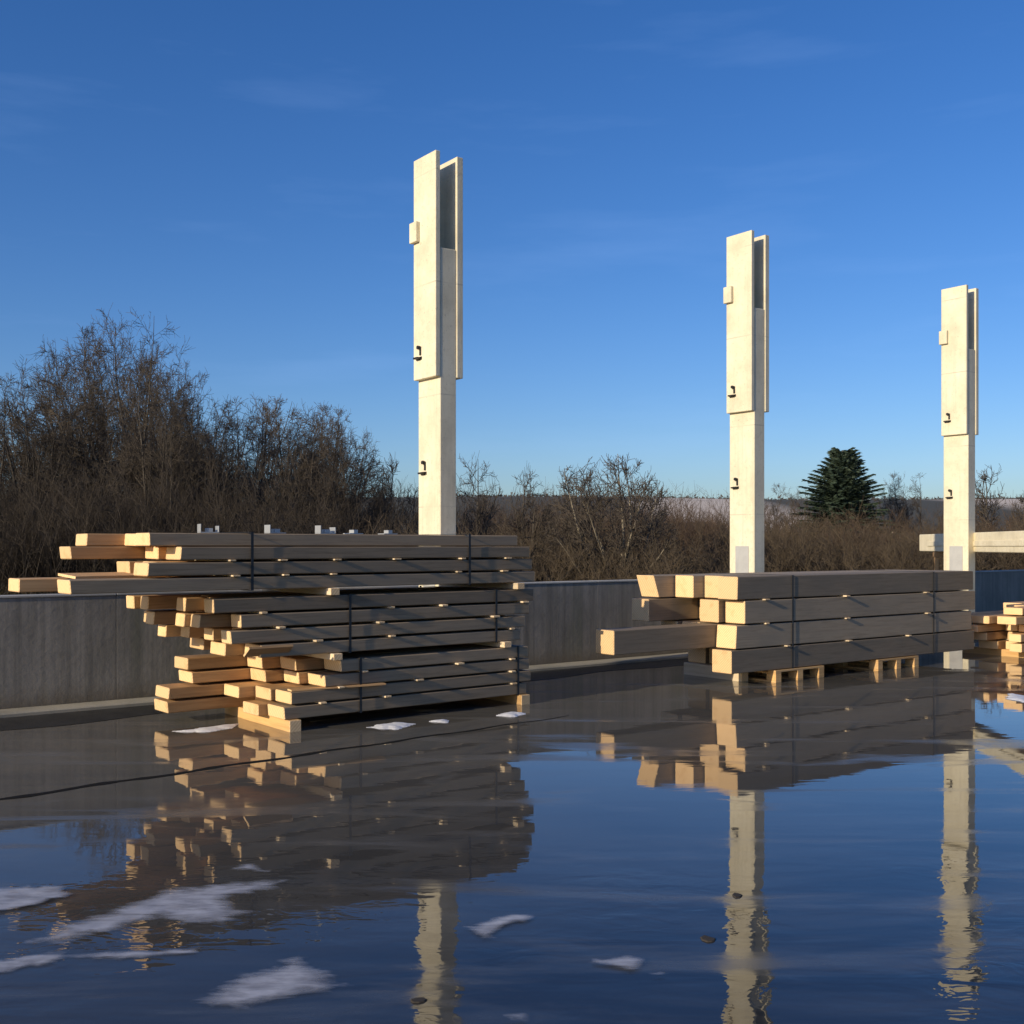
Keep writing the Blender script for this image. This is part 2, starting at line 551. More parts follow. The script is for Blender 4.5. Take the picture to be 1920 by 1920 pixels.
# hills in the distance
nx, ny = 160, 40
xs = np.linspace(-1500, 1800, nx); ys = np.linspace(500, 2100, ny)
X, Y = np.meshgrid(xs, ys)
rise = np.clip((Y - 500) / 800, 0, 1); rise = rise * rise * (3 - 2 * rise)
ridge = 53 + 5 * np.sin(X / 310 + 0.6) + 3 * np.sin(X / 130 + 2) + 10 * np.exp(-((X + 900) / 500) ** 2)
Z = rise * ridge - np.clip((Y - 1350) / 700, 0, 1) * 25 - 0.5
V = np.stack([X, Y, Z], -1).reshape(-1, 3)
idx = np.arange(nx * ny).reshape(ny, nx)
Q = np.stack([idx[:-1, :-1], idx[:-1, 1:], idx[1:, 1:], idx[1:, :-1]], -1).reshape(-1, 4)
me = np_mesh('hill', V, Q)
for p in me.polygons: p.use_smooth = True
tag(link('hill', me, [M_HILL]), kind='structure')


def blob_tris(n, place, size, rs):
    """many small crossed leaf-like triangles, for distant woods"""
    P = place; k = len(P)
    off = rs.normal(0, 1, (k, 3, 3)) * size[:, None, None]
    V = (P[:, None, :] + off).reshape(-1, 3)
    return V, np.arange(k * 3).reshape(-1, 3)


rs = np.random.RandomState(3)
n = 26000
px = rs.uniform(-1300, 1600, n)
dens = 0.5 + 0.5 * np.sin(px / 60) * np.sin(px / 23 + 1)
py = 1290 + rs.uniform(-20, 20, n)
rz = 53 + 5 * np.sin(px / 310 + 0.6) + 3 * np.sin(px / 130 + 2) + 10 * np.exp(-((px + 900) / 500) ** 2)
pz = rz + np.abs(rs.normal(0, 1, n)) * (0.8 + 1.6 * dens) - 1
Vt, Tt = blob_tris(n, np.stack([px, py, pz], 1), rs.uniform(0.7, 1.6, n), rs)
o = link('ridge_woods', np_mesh('ridge_woods', Vt, Tt), [M_HTREE])
tag(o, 'thin dark line of woods along the top of the distant hill', 'woods', kind='stuff')

# ------------------------------------------------------------------ columns
A_C = R(53.5)
UC = Vector((math.sin(A_C), math.cos(A_C), 0))
C1 = Vector((-0.85, 12.47, 0))


def make_column(i):
    # local x along UC (away), local y along -N (to the wall): -x is the sunny face
    root = empty('concrete_column', C1 + UC * (0, 5.2, 10.56)[i], R(90) - A_C)
    hx, hy = 0.108, 0.23
    box_obj('shaft', (-hx, hx, -hy, hy, -0.02, 4.93), [M_COLUMN], root, 0.008)
    box_obj('side_plate', (-hx - 0.062, -hx - 0.001, -hy - 0.004, hy + 0.004, 3.49, 6.0), [M_COLUMN], root, 0.006)
    box_obj('side_plate', (hx + 0.001, hx + 0.085, -hy - 0.012, hy + 0.012, 3.49, 5.98), [M_COLUMN], root, 0.006)
    xo = -hx - 0.062
    # box fixed high on the sunny plate, past its wall side edge
    box_obj('mounting_box', (xo - 0.05, xo - 0.001, 0.10, hy + 0.018, 5.05, 5.28), [M_COLUMN], root, 0.006)
    # steel brackets: back plate, shelf and hook
    for z, x in ((3.80, xo), (2.50, -hx)):
        br = empty('bracket', (x, 0.10, z)); br.parent = root
        box_obj('plate', (-0.008, -0.001, -0.05, 0.07, -0.09, -0.055), [M_STEEL], br, 0.002)
        box_obj('arm', (-0.055, -0.0085, -0.03, 0.06, -0.082, -0.062), [M_STEEL], br, 0.002)
        bm = bmesh.new()
        bmesh.ops.create_cone(bm, cap_ends=True, segments=10, radius1=0.022, radius2=0.022, depth=0.03,
                              matrix=Matrix.Translation((-0.016, 0.005, 0.05)) @ Matrix.Rotation(R(90), 4, 'Y'))
        add_box(bm, -0.012, -0.001, -0.035, -0.005, -0.04, 0.06, 0.002)
        link('hook', bm_mesh('hook', bm), [M_STEEL], br)
    # grey grouted pocket at the foot
    box_obj('grout_pocket', (-hx - 0.006, -hx - 0.0005, -0.13, 0.115, 0.05, 1.60), [M_PATCH], root, 0.002)
    box_obj('base_plate', (-hx - 0.07, hx + 0.07, -hy - 0.07, hy + 0.07, 0.0, 0.03), [M_STEEL], root, 0.003)
    return root


for i, lab in enumerate(('tallest, nearest pale concrete column with forked top, rising behind the big timber stack',
                         'middle pale concrete column with forked top, behind the grey beam stack',
                         'farthest pale concrete column with forked top, at the right beside a raised beam')):
    tag(make_column(i), lab, 'column', 'row of concrete columns along the wall')

# ------------------------------------------------------------------ timber stacks
ORD = ['front', 'second', 'third', 'fourth', 'fifth', 'sixth', 'seventh']


def beam_mesh(L, w, h, bev=0.006, cut=0.0):
    """beam along +x from 0 to L, section w x h; cut skews the near end"""
    bm = bmesh.new()
    add_box(bm, 0, L, -w / 2, w / 2, 0, h, bev)
    if cut:
        for v_ in bm.verts:
            if v_.co.x < L * 0.5: v_.co.x += cut * (v_.co.z / h - 0.5)
    bmesh.ops.recalc_face_normals(bm, faces=bm.faces)
    for f in bm.faces:
        f.material_index = 1 if abs(f.normal.x) > 0.6 else 0
    return bm_mesh('squared_timber', bm)


class Stack:
    def __init__(self, P, deg):
        a = R(deg)
        self.P = Vector((P[0], P[1], 0)); self.rz = R(90) - a
        self.u = Vector((math.sin(a), math.cos(a), 0)); self.n = Vector((math.cos(a), -math.sin(a), 0))

    def at(self, s, v, z): return self.P + self.u * s - self.n * v + Vector((0, 0, z))

    def beam(self, s0, s1, v, w, z, h, label, group, side=M_WOOD, roll=0.0, yaw=0.0, cut=0.0, name='squared_timber', cat='timber'):
        me = beam_mesh(s1 - s0, w, h, min(0.007, h * 0.08), cut)
        o = link(name, me, [side, M_END])
        o.location = self.at(s0, v, z)
        o.rotation_euler = (roll, 0, self.rz + yaw)
        return tag(o, label, cat, group)

    def cross(self, s, v0, v1, z, w, h, label, group, name='batten', cat='batten', mat=M_BATTEN, jit=0.02):
        """a batten across the beams, poking out of the front"""
        me = beam_mesh(v1 - v0, w, h, min(0.004, h * 0.15))
        o = link(name, me, [mat, M_END])
        o.location = self.at(s, v0, z)
        o.rotation_euler = (0, 0, self.rz + R(90) + rng.uniform(-jit, jit))
        return tag(o, label, cat, group)

    def strap(self, s, v0, v1, z0, z1, label, group):
        bm = bmesh.new(); t = 0.004; w = 0.012
        for d in ((-w, w, v0 - t, v0, z0 - t, z1 + t), (-w, w, v1, v1 + t, z0 - t, z1 + t),
                  (-w, w, v0 + 0.0005, v1 - 0.0005, z1, z1 + t), (-w, w, v0 + 0.0005, v1 - 0.0005, z0 - t, z0)):
            add_box(bm, *d)
        bmesh.ops.recalc_face_normals(bm, faces=bm.faces)
        o = link('strap', bm_mesh('strap', bm), [M_STRAP])
        o.location = self.at(s, 0, 0); o.rotation_euler = (0, 0, self.rz)
        return tag(o, label, 'strap', group)


# ---- big left stack: three strapped bundles
S1 = Stack((-1.882, 9.517), 51)
G1 = 'timbers of the big left stack'


def rows(cfg):
    """cfg: list of (v, width, near end s or None, far end s)"""
    return cfg


W4 = (0.165, 0.495, 0.825, 1.155)
W6 = (0.105, 0.315, 0.525, 0.735, 0.945, 1.155)
BUNDLES = [
    # bundle, layer name from the top, z, height, rows [(v, w, s0, s1)]
    ('bottom', 4, 0.100, 0.108, [(W4[0], .32, -0.10, 2.62), (W4[1], .32, -0.18, 2.70), (W4[2], .32, 0.10, 2.55), (W4[3], .32, -0.74, 2.66)]),
    ('bottom', 3, 0.226, 0.106, [(W4[0], .31, -0.03, 2.68), (W4[1], .31, -0.06, 2.60), (W4[2], .32, -0.21, 2.74), (W4[3], .32, -0.73, 2.62)]),
    ('bottom', 2, 0.350, 0.106, [(W4[0], .32, 0.30, 2.66), (W4[1], .30, 0.22, 2.72), (W4[2], .32, 0.05, 2.60), (W4[3], .32, -0.51, 2.64)]),
    ('bottom', 1, 0.474, 0.110, [(W4[0], .32, 0.46, 2.64), (W4[1], .31, 0.19, 2.58), (W4[2], .32, 0.02, 2.70), (W4[3], .32, -0.55, 2.66)]),
    ('middle', 4, 0.650, 0.110, [(W4[0], .32, -0.32, 2.55), (W4[1], .32, -0.49, 2.62), (W4[2], .32, -0.2, 2.50), (W4[3], .32, -0.40, 2.58)]),
    ('middle', 3, 0.780, 0.112, [(W6[0], .2, -0.59, 2.60), (W6[1], .2, -0.40, 2.52), (W6[2], .2, -0.56, 2.66), (W6[3], .2, -0.42, 2.55), (W6[4], .2, -0.60, 2.5), (W6[5], .2, -0.73, 2.6)]),
    ('middle', 2, 0.912, 0.112, [(W6[0], .2, -0.50, 2.66), (W6[1], .2, -0.77, 2.58), (W6[2], .2, -0.82, 2.62), (W6[3], .2, -0.55, 2.5), (W6[4], .2, -0.92, 2.55), (W6[5], .2, -0.86, 2.6)]),
    ('middle', 1, 1.044, 0.118, [(W6[0], .2, -0.74, 2.72), (W6[1], .2, -0.62, 2.6), (W6[2], .2, -0.81, 2.66), (W6[3], .2, -0.5, 2.6), (W6[4], .2, -0.97, 2.55), (W6[5], .2, -1.02, 2.62)]),
    ('top', 4, 1.232, 0.112, [(W4[0], .32, -1.89, 2.74), (W4[1], .30, -0.9, 2.66), (W4[2], .32, -2.08, 2.70), (W4[3], .31, -1.0, 2.6)]),
    ('top', 3, 1.360, 0.112, [(W4[0], .32, -1.29, 2.70), (W4[1], .32, -1.10, 2.62), (W4[2], .32, -1.20, 2.74), (W4[3], .32, -0.9, 2.6)]),
    ('top', 2, 1.488, 0.110, [(W4[0], .32, -1.02, 2.66), (W4[1], .32, -0.85, 2.7), (W4[2], .31, -0.95, 2.6), (W4[3], .30, -1.58, 2.72)]),
    ('top', 1, 1.602, 0.108, [(W4[0] + .1, .32, -1.24, 2.58), (W4[1] + .1, .32, -1.0, 2.70), (W4[2] + .1, .31, -1.1, 2.64), (W4[3] + .05, .3, -1.43, 2.66)]),
]
LAYN = {1: 'top layer', 2: 'second layer', 3: 'third layer', 4: 'lowest layer'}
for bname, lay, z, h, rws in BUNDLES:
    for k, (v, w, s0, s1) in enumerate(rws):
        roll = rng.uniform(-.012, .012) if k else 0.0
        lab = 'squared timber, %s from front in the %s of the big stack\'s %s bundle' % (
            ORD[k].replace('front', 'first'), LAYN[lay], bname)
        S1.beam(s0, s1, v + rng.uniform(-.004, .004), w - 0.012, z, h - rng.uniform(0, .006), lab, G1, M_WOOD_SHADE if k == 0 else M_WOOD, roll=roll,
                yaw=rng.uniform(-.006, .006) if k else rng.uniform(-.002, .002), cut=rng.uniform(-.012, .012))

# battens between the layers (they poke out of the front)
BATS = [('top', 'second and third layers', 1.4735, 0.0135, (-0.58, -0.12, 0.42, 1.05, 1.79, 2.37)),
        ('top', 'third and lowest layers', 1.3455, 0.0135, (-0.55, -0.09, 0.38, 1.76, 2.32)),
        ('middle', 'top and second layers', 1.0255, 0.0175, (-.3, 0.99, 1.57, 2.58)),
        ('middle', 'second and third layers', 0.8935, 0.0175, (-0.14, 0.86, 2.2)),
        ('middle', 'third and lowest layers', 0.7615, 0.0175, (0.22, 0.99, 2.42)),
        ('bottom', 'top and second layers', 0.4575, 0.0155, (0.7, 1.76, 2.42)),
        ('bottom', 'second and third layers', 0.3335, 0.0155, (0.45, 1.3, 2.42)),
        ('bottom', 'third and lowest layers', 0.2095, 0.0155, (0.27, 0.94, 2.44))]
for bname, between, z, h, ss in BATS:
    for k, s in enumerate(ss):
        S1.cross(s, -rng.uniform(.015, .05), 1.25, z, rng.uniform(.05, .08), h,
                 'pale batten, %s from left, between %s, big stack\'s %s bundle' % (
                     ORD[k].replace('front', 'first'), between, bname), 'battens of the big left stack')
# heavier bearers between bundles and on the ground
for s, z, h, w, lab in ((0.37, 1.166, 0.062, 0.09, 'square timber bearer under the top bundle of the big stack, left one'),
                        (2.50, 1.166, 0.062, 0.09, 'square timber bearer under the top bundle of the big stack, right one'),
                        (0.40, 0.588, 0.058, 0.09, 'square timber bearer under the middle bundle of the big stack, left one'),
                        (2.33, 0.588, 0.058, 0.09, 'square timber bearer under the middle bundle of the big stack, right one'),
                        (-0.02, -0.005, 0.102, 0.11, 'orange timber bearer on the wet ground under the big stack\'s near end'),
                        (2.56, -0.005, 0.102, 0.11, 'orange timber bearer on the wet ground under the big stack\'s far end')):
    S1.cross(s, -0.05, 1.32, z, w, h, lab, 'bearers of the big left stack', 'bearer', 'bearer', M_PALLET if z < 0 else M_BATTEN)
for s, z0, z1, lab in ((-0.40, 1.228, 1.716, 'left black strap round the top bundle of the big stack'),
                       (1.89, 1.228, 1.716, 'right black strap round the top bundle of the big stack'),
                       (0.55, 0.646, 1.166, 'left black strap round the middle bundle of the big stack'),
                       (2.22, 0.646, 1.166, 'right black strap round the middle bundle of the big stack'),
                       (0.66, 0.096, 0.588, 'left black strap round the bottom bundle of the big stack'),
                       (2.50, 0.096, 0.588, 'right black strap round the bottom bundle of the big stack')):
    S1.strap(s, -0.001, 1.40 if z0 > 1.2 else 1.33, z0, z1, lab, 'black straps of the big left stack')

# loose boards and offcuts lying among the ends
S1.beam(-1.75, -0.7, 0.55, 0.30, 1.347, 0.022, 'thin pale board poking out under the top bundle, tilted', 'loose boards', roll=R(4), yaw=R(9), name='loose_board', cat='board')
S1.beam(0.0, 0.9, 0.10, 0.10, 0.3335, 0.014, 'short light offcut board lying on the bottom bundle\'s third layer', 'loose boards', yaw=R(-8), name='loose_board', cat='board')
S1.beam(-0.46, -0.05, -0.02, 0.13, 0.700, 0.022, 'small offcut board tilted against the middle bundle\'s front edge', 'loose boards', roll=R(-35), name='loose_board', cat='board')


# white galvanised hangers lying on top of the big stack
def hanger(s, v, kind, lab):
    r = empty('joist_hanger', S1.at(s, v, 1.7115), S1.rz + rng.uniform(-.3, .3))
    w = 0.08
    box_obj('base', (-w, w, -0.05, 0.05, 0.0, 0.008), [M_GALV], r, 0.001)
    if kind >= 1: box_obj('side_flange', (-w, -w + 0.008, -0.05, 0.05, 0.0085, 0.075), [M_GALV], r, 0.001)
    if kind >= 2: box_obj('side_flange', (w - 0.008, w, -0.05, 0.05, 0.0085, 0.06), [M_GALV], r, 0.001)
    box_obj('stiffener', (-0.02, 0.03, -0.035, 0.035, 0.0085, 0.04), [M_GALV], r, 0.002)
    tag(r, lab, 'bracket', 'steel hangers on the big left stack')


hanger(-0.68, .25, 2, 'leftmost white steel hanger lying on top of the big timber stack')
hanger(-0.06, .25, 1, 'second white steel hanger from the left on top of the big stack')
hanger(0.44, .25, 2, 'third white steel hanger from the left on top of the big stack')
hanger(0.76, .30, 0, 'fourth white steel hanger from the left on top of the big stack')
hanger(1.14, .30, 0, 'white steel hanger nearest the tall column on top of the big stack')

# ---- right stack of big grey beams on pallets
S2 = Stack((2.576, 12.473), 53)
G2 = 'timbers of the grey stack on pallets'
V4 = (0.15, 0.47, 0.79, 1.11)
PAL_H = 0.150
zz = [0.152 + 0.279 * k for k in range(4)]
HB = 0.262
LAY2 = [
    (0, [(V4[0], -0.12, 4.91, 0), (V4[1], 0.45, 4.89, 0), (V4[2], 0.52, 4.89, 0), (V4[3], 0.48, 4.85, 0)]),
    (1, [(V4[0], -0.04, 4.85, .02), (V4[1], -1.62, 4.40, 0), (V4[2], 0.05, 4.89, 0), (V4[3], 0.0, 4.91, 0)]),
    (2, [(V4[0], 0.10, 4.93, 0), (V4[1], 0.02, 4.85, 0), (V4[2], 0.35, 4.89, 0), (V4[3], -0.48, 4.89, 0)]),
    (3, [(V4[0], -0.02, 4.89, .01), (V4[1], 0.10, 4.91, 0), (V4[2], -0.07, 4.87, 0), (V4[3], -0.36, 4.83, -.09)]),
]
N2 = {0: 'lowest layer', 1: 'third layer', 2: 'second layer', 3: 'top layer'}
for k, rws in LAY2:
    for j, (v, s0, s1, cut) in enumerate(rws):
        lab = 'thick grey-brown timber, %s from front in the %s of the stack on pallets' % (ORD[j].replace('front', 'first'), N2[k])
        if (k, j) == (1, 1): lab = 'thick timber sticking far out to the left of the stack on pallets'
        S2.beam(s0, s1, v + rng.uniform(-.004, .004), 0.295, zz[k], HB, lab, G2, M_GLULAM, cut=cut)
for k, ss in ((3, (0.46, 1.97, 3.71)), (2, (0.48, 2.0, 3.74)), (1, (0.84, 2.02, 3.3))):
    for q, s in enumerate(ss):
        S2.cross(s, -rng.uniform(.02, .05), 1.25, zz[k] - 0.0165, rng.uniform(.06, .09), 0.016,
                 'pale batten, %s from left, under the %s of the stack on pallets' % (ORD[q].replace('front', 'first'), N2[k]),
                 'battens of the stack on pallets')
for s, lab in ((0.95, 'left dark strap round the stack of big beams on pallets'), (3.9, 'right dark strap round the stack of big beams on pallets')):
    S2.strap(s, -0.001, 1.27, zz[0] - 0.001, zz[3] + HB, lab, 'straps of the stack on pallets')


def pallet(st, s, v, lab, group, depth=1.2, width=0.9):
    r = empty('pallet', st.at(s, v, 0), st.rz)
    # local x along the beams, y towards the wall
    for k in range(3):
        x = k * (width - 0.1) / 2
        for j in range(3):
            y = j * (depth - 0.14) / 2
            box_obj('block', (x, x + 0.1, y, y + 0.14, 0.0225, 0.1), [M_PALLET], r, 0.003)
        box_obj('bottom_board', (x, x + 0.1, 0, depth, 0.0, 0.022), [M_PALLET], r, 0.002)
        box_obj('stringer_board', (x, x + 0.1, 0, depth, 0.1005, 0.122), [M_PALLET], r, 0.002)
    for j in range(6):
        y = j * (depth - 0.12) / 5
        box_obj('deck_board', (0, width, y, y + 0.12, 0.1225, 0.1445), [M_PALLET], r, 0.002)
    return tag(r, lab, 'pallet', group)


pallet(S2, 0.62, -0.02, 'wooden pallet under the left part of the big beam stack', 'pallets under the beam stack')
pallet(S2, 2.62, -0.02, 'wooden pallet under the right part of the big beam stack', 'pallets under the beam stack')
S2.cross(0.45, 0.30, 1.25, -0.005, 0.12, 0.155, 'square bearer standing under the near end of the stack on pallets', None, 'bearer', 'bearer', M_BATTEN)

# ---- far stack cut by the right edge of the picture
S3 = Stack((7.18, 15.45), 53)
G3 = 'timbers of the far right stack'
LAY3 = [(0.10, .12, [(0.1, .18, 0.0), (0.32, .18, 0.30), (0.62, .3, 0.2)]),
        (0.245, .11, [(0.1, .18, -0.02), (0.32, .18, 0.35), (0.62, .3, -0.1)]),
        (0.375, .10, [(0.1, .18, 0.25), (0.32, .18, 0.3), (0.62, .3, -0.35)]),
        (0.495, .11, [(0.15, .28, -0.15), (0.5, .3, -0.25), (0.85, .3, -0.15)]),
        (0.625, .10, [(0.15, .28, 0.02), (0.5, .3, 0.75), (0.85, .3, 1.3)])]
N3 = ['lowest layer', 'second layer up', 'third layer up', 'fourth layer up', 'top layer']
for k, (z, h, rws) in enumerate(LAY3):
    for j, (v, w, s0) in enumerate(rws):
        S3.beam(s0, 3.6, v, w, z, h, 'squared timber, %s from the front in the %s of the far right stack' % (ORD[j].replace('front', 'first'), N3[k]), G3)
S3.cross(0.35, -0.05, 1.1, -0.005, 0.1, 0.103, 'timber bearer on the ground under the far right stack', None, 'bearer', 'bearer', M_PALLET)
S3.cross(3.0, -0.05, 1.1, -0.005, 0.1, 0.103, 'timber bearer under the hidden end of the far right stack', None, 'bearer', 'bearer', M_PALLET)
for q, (z, h) in enumerate(((0.221, .023), (0.356, .018), (0.476, .018), (0.606, .018))):
    S3.cross(0.5 if q < 3 else 1.6, -0.06, 1.05, z, 0.08, h, 'thin batten in the %s gap from the ground of the far right stack' % (['first', 'second', 'third', 'fourth', 'fifth', 'sixth'][q]), 'battens of the far right stack')

# ---- raised pale beam by the far column, on trestles
e0 = Vector((8.28, 21.9, 1.50)); e1 = Vector((7.60, 14.5, 1.41))
rb = empty('raised_girder', e0)
d = e1 - e0
rb.rotation_euler = (0, 0, math.atan2(d.y, d.x))
tag(rb, 'long pale girder raised at eye level behind the far right column', 'girder')
L = d.length
bm = bmesh.new(); add_box(bm, 0, L, -0.15, 0.15, 0.0, 0.33, 0.01); bmesh.ops.recalc_face_normals(bm, faces=bm.faces)
link('body', bm_mesh('body', bm), [M_COLUMN], rb)
bm = bmesh.new(); add_box(bm, 0.6, L, -0.17, -0.152, 0.10, 0.19, 0.004)
link('side_rail', bm_mesh('side_rail', bm), [M_COLUMN], rb)
for x in (1.05, L - 0.4):
    tr = empty('trestle', e0 + d * (x / L) - Vector((0, 0, e0.z + d.z * x / L)))
    tr.rotation_euler = (0, 0, math.atan2(d.y, d.x))
    ht = e0.z + d.z * x / L
    box_obj('top_rail', (-0.06, 0.06, -0.17, 0.17, ht - 0.09, ht - 0.002), [M_WOOD], tr)
    for sx in (-1, 1):
        for sy in (-1, 1):
            bm = bmesh.new()
            Mx = Matrix.Translation((0, sy * 0.12, ht - 0.09)) @ Matrix.Rotation(R(9) * sx, 4, 'Y')
            add_box(bm, sx * 0.03 - 0.03, sx * 0.03 + 0.03, -0.03, 0.03, -(ht - 0.09) / math.cos(R(9)) - 0.01, -0.001, 0.003, M=Mx)
            link('leg', bm_mesh('leg', bm), [M_WOOD], tr)
    tag(tr, 'wooden trestle under the raised pale beam, %s' % ('behind the far column' if x < 2 else 'beyond the right edge'), 'trestle')

# ------------------------------------------------------------------ trees


def grow(seed, height, half, stems=8, fan=0.5, n1=9, n2=6, n3=4, up=0.16, base_r=0.09, low=0.12, wig=0.10, tw=0.0075, round_=2.0, br=0.25):
    """winter tree whose stems fan out from the foot to a rounded crown; returns (list of stems, crown segments)"""
    r_ = random.Random(seed)
    stem_l, crown = [], []

    def inside(p):
        q = ((p.x / half) ** 2 + (p.y / half) ** 2) ** 0.5
        return q ** round_ + (max(p.z, 0) / height) ** round_ < r_.uniform(0.80, 1.06)

    def line(p, d, length, r0, r1, nseg, w, lift):
        pts = [p.copy()]; dd = d.copy()
        for k in range(nseg):
            dd = (dd + Vector((r_.gauss(0, w), r_.gauss(0, w), r_.gauss(0, w) + lift))).normalized()
            pts.append(pts[-1] + dd * (length / nseg))
        rr = [r0 + (r1 - r0) * k / nseg for k in range(nseg + 1)]
        return pts, rr

    def emit(out, pts, rr):
        for k in range(len(pts) - 1):
            a, b = pts[k], pts[k + 1]
            out.append((a.x, a.y, a.z, b.x, b.y, b.z, rr[k], rr[k + 1]))

    def side(ax, lo, hi):
        perp = ax.orthogonal().normalized()
        perp.rotate(Matrix.Rotation(r_.uniform(0, 6.283), 3, ax))
        a = R(r_.uniform(lo, hi))
        return ax * math.cos(a) + perp * math.sin(a)

    def children(pts, rr, cnt, length, level, lo):
        n_ = len(pts) - 1
        for c in range(cnt):
            f = (lo + (1 - lo) * (c + r_.random()) / cnt) * n_
            k = min(int(f), n_ - 1)
            q = pts[k].lerp(pts[k + 1], f - k)
            ax = (pts[k + 1] - pts[k]).normalized()
            d = (side(ax, 26, 64) + Vector((q.x / half, q.y / half, 0)) * 0.35 + Vector((0, 0, up))).normalized()
            L_ = length * r_.uniform(0.55, 1.15)
            ri = max(rr[k] * 0.55, tw)
            p2, r2 = line(q, d, L_, ri, tw * 0.6, (5, 4, 3)[level], wig * (1 + 0.3 * level), up * 0.3)
            while len(p2) > 2 and not inside(p2[-1]):
                p2.pop(); r2.pop()
            if not inside(p2[-1]) and r_.random() < 0.75: continue
            emit(crown, p2, r2)
            if level < 2: children(p2, r2, (n2, n3)[level], L_ * (0.5, 0.55)[level], level + 1, 0.15)

    for s_ in range(stems):
        az = 6.283 * (s_ + r_.random() * 0.7) / stems
        ln = fan * math.sqrt(r_.random()) if s_ else 0.05
        d = Vector((math.cos(az) * ln, math.sin(az) * ln, 1)).normalized()
        p0 = Vector((math.cos(az), math.sin(az), 0)) * (0.10 * half * r_.random()) + Vector((0, 0, -0.05))
        pts, rr = line(p0, d, height * 1.02, base_r * r_.uniform(0.6, 1.0), tw, 12, 0.07, 0.004)
        while len(pts) > 3 and not inside(pts[-1]):
            pts.pop(); rr.pop()
        rr = [rr[0] + (tw - rr[0]) * k / (len(pts) - 1) for k in range(len(pts))]
        seg = []; emit(seg, pts, rr); stem_l.append(seg)
        children(pts, rr, n1, height * br, 0, low)
    return stem_l, crown


def tree_meshes(name, *a, **k):
    sl, cr = grow(*a, **k)
    ms = []
    for sg in sl:
        V, Q = tubes_np(sg, 6); ms.append(np_mesh(name + '_stem', V, Q))
    V, Q = tubes_np(np.array(cr), 3); m2 = np_mesh(name + '_crown', V, Q)
    return ms, m2, (float(V[:, 2].max()), float(np.percentile(np.hypot(V[:, 0], V[:, 1]), 98)))


def place_tree(meshes, px, D, ytop, halfpx, lab, group, name='bare_tree', mats=(M_BARK, M_TWIG), rz=None, cat='tree'):
    ms, m2, (hh, wr) = meshes
    X_ = (px - 960) / 2058 * D
    r = empty(name, (X_, D, -0.03), rng.uniform(0, 6.28) if rz is None else rz)
    sz = (1.6 + (1024 - ytop) * D / 2058) / hh; sw = halfpx * D / 2058 / wr
    r.scale = (sw, sw, sz)
    for m in ms: link('stem' if len(ms) > 1 else 'trunk', m, [mats[0]], r)
    link('crown', m2, [mats[1]], r)
    return tag(r, lab, cat, group)


TA = tree_meshes('tall', 11, 9.5, 3.8, stems=16, fan=0.60, n1=17, n2=9, n3=6, base_r=0.10, low=0.28, tw=0.0062, round_=2.4, br=0.17, up=0.07)
TA2 = tree_meshes('tall', 18, 8.5, 3.8, stems=15, fan=0.66, n1=17, n2=9, n3=6, base_r=0.10, low=0.28, tw=0.0062, round_=2.5, br=0.18, up=0.07)
TB = tree_meshes('round', 12, 6.5, 3.8, stems=17, fan=1.05, n1=15, n2=9, n3=6, base_r=0.08, low=0.3, tw=0.006, round_=2.5, br=0.17, up=0.05)
TC = tree_meshes('round', 13, 6.0, 3.8, stems=17, fan=1.1, n1=15, n2=9, n3=6, base_r=0.08, low=0.3, tw=0.006, round_=2.6, br=0.17, up=0.05)
TD = tree_meshes('small', 14, 4.5, 2.0, stems=3, fan=0.55, n1=15, n2=8, n3=5, base_r=0.10, low=0.2, tw=0.009, wig=0.14, br=0.32)
TE = tree_meshes('open', 15, 4.2, 2.6, stems=10, fan=1.3, n1=14, n2=8, n3=5, base_r=0.08, low=0.25, tw=0.0085, wig=0.16, round_=2.6, br=0.3)
TF = tree_meshes('bent', 16, 4.8, 2.2, stems=4, fan=0.8, n1=12, n2=8, n3=5, base_r=0.13, low=0.3, tw=0.009, wig=0.2, br=0.34)
GT = 'bare winter trees beyond the wall'
place_tree(TA, 250, 36, 572, 165, 'tallest bare winter tree with dense upright twigs, at the left', GT)
place_tree(TA2, 165, 38, 628, 175, 'bare tree just left of the tallest tree, slightly lower', GT)
place_tree(TB, 70, 35, 705, 180, 'rounded bare tree near the left edge, behind the wall', GT)
place_tree(TC, -40, 34, 700, 180, 'bare tree cut by the left edge of the picture', GT)
place_tree(TA2, 300, 34, 668, 115, 'narrower bare tree just right of the tallest tree', GT)
place_tree(TC, 420, 36, 738, 170, 'rounded bare tree, leftmost of the lower clump', GT)
place_tree(TB, 505, 37, 742, 180, 'rounded bare tree in the middle of the lower clump', GT)
place_tree(TC, 580, 36, 752, 150, 'rounded bare tree right of the middle of the lower clump', GT)
place_tree(TB, 640, 37, 800, 100, 'lower rounded bare tree at the right end of the clump', GT)
for px_, D_, y_, h_, lab_ in (
        (95, 43, 680, 175, 'bare tree standing behind the rounded one near the left edge'),
        (205, 44, 610, 171, 'bare tree filling the gap behind the two tallest trees'),
        (290, 43, 650, 120, 'bare tree behind the narrower one right of the tallest'),
        (375, 44, 732, 160, 'bare tree in the dip between the tall trees and the lower clump'),
        (462, 43, 735, 171, 'bare tree at the back of the lower clump, left half'),
        (545, 44, 746, 165, 'bare tree at the back of the lower clump, right half'),
        (620, 43, 775, 115, 'bare tree at the back right end of the lower clump')):
    place_tree(TC if h_ % 2 else TB, px_, D_, y_, h_, lab_, GT)
place_tree(TD, 745, 42, 845, 55, 'small bare tree just left of the tallest column', GT)
place_tree(TF, 890, 40, 842, 75, 'small bare tree just right of the tallest column', GT)
place_tree(TF, 985, 30, 862, 80, 'dark bent bare tree between the big stack and the pale shrub', GT, rz=2.4)
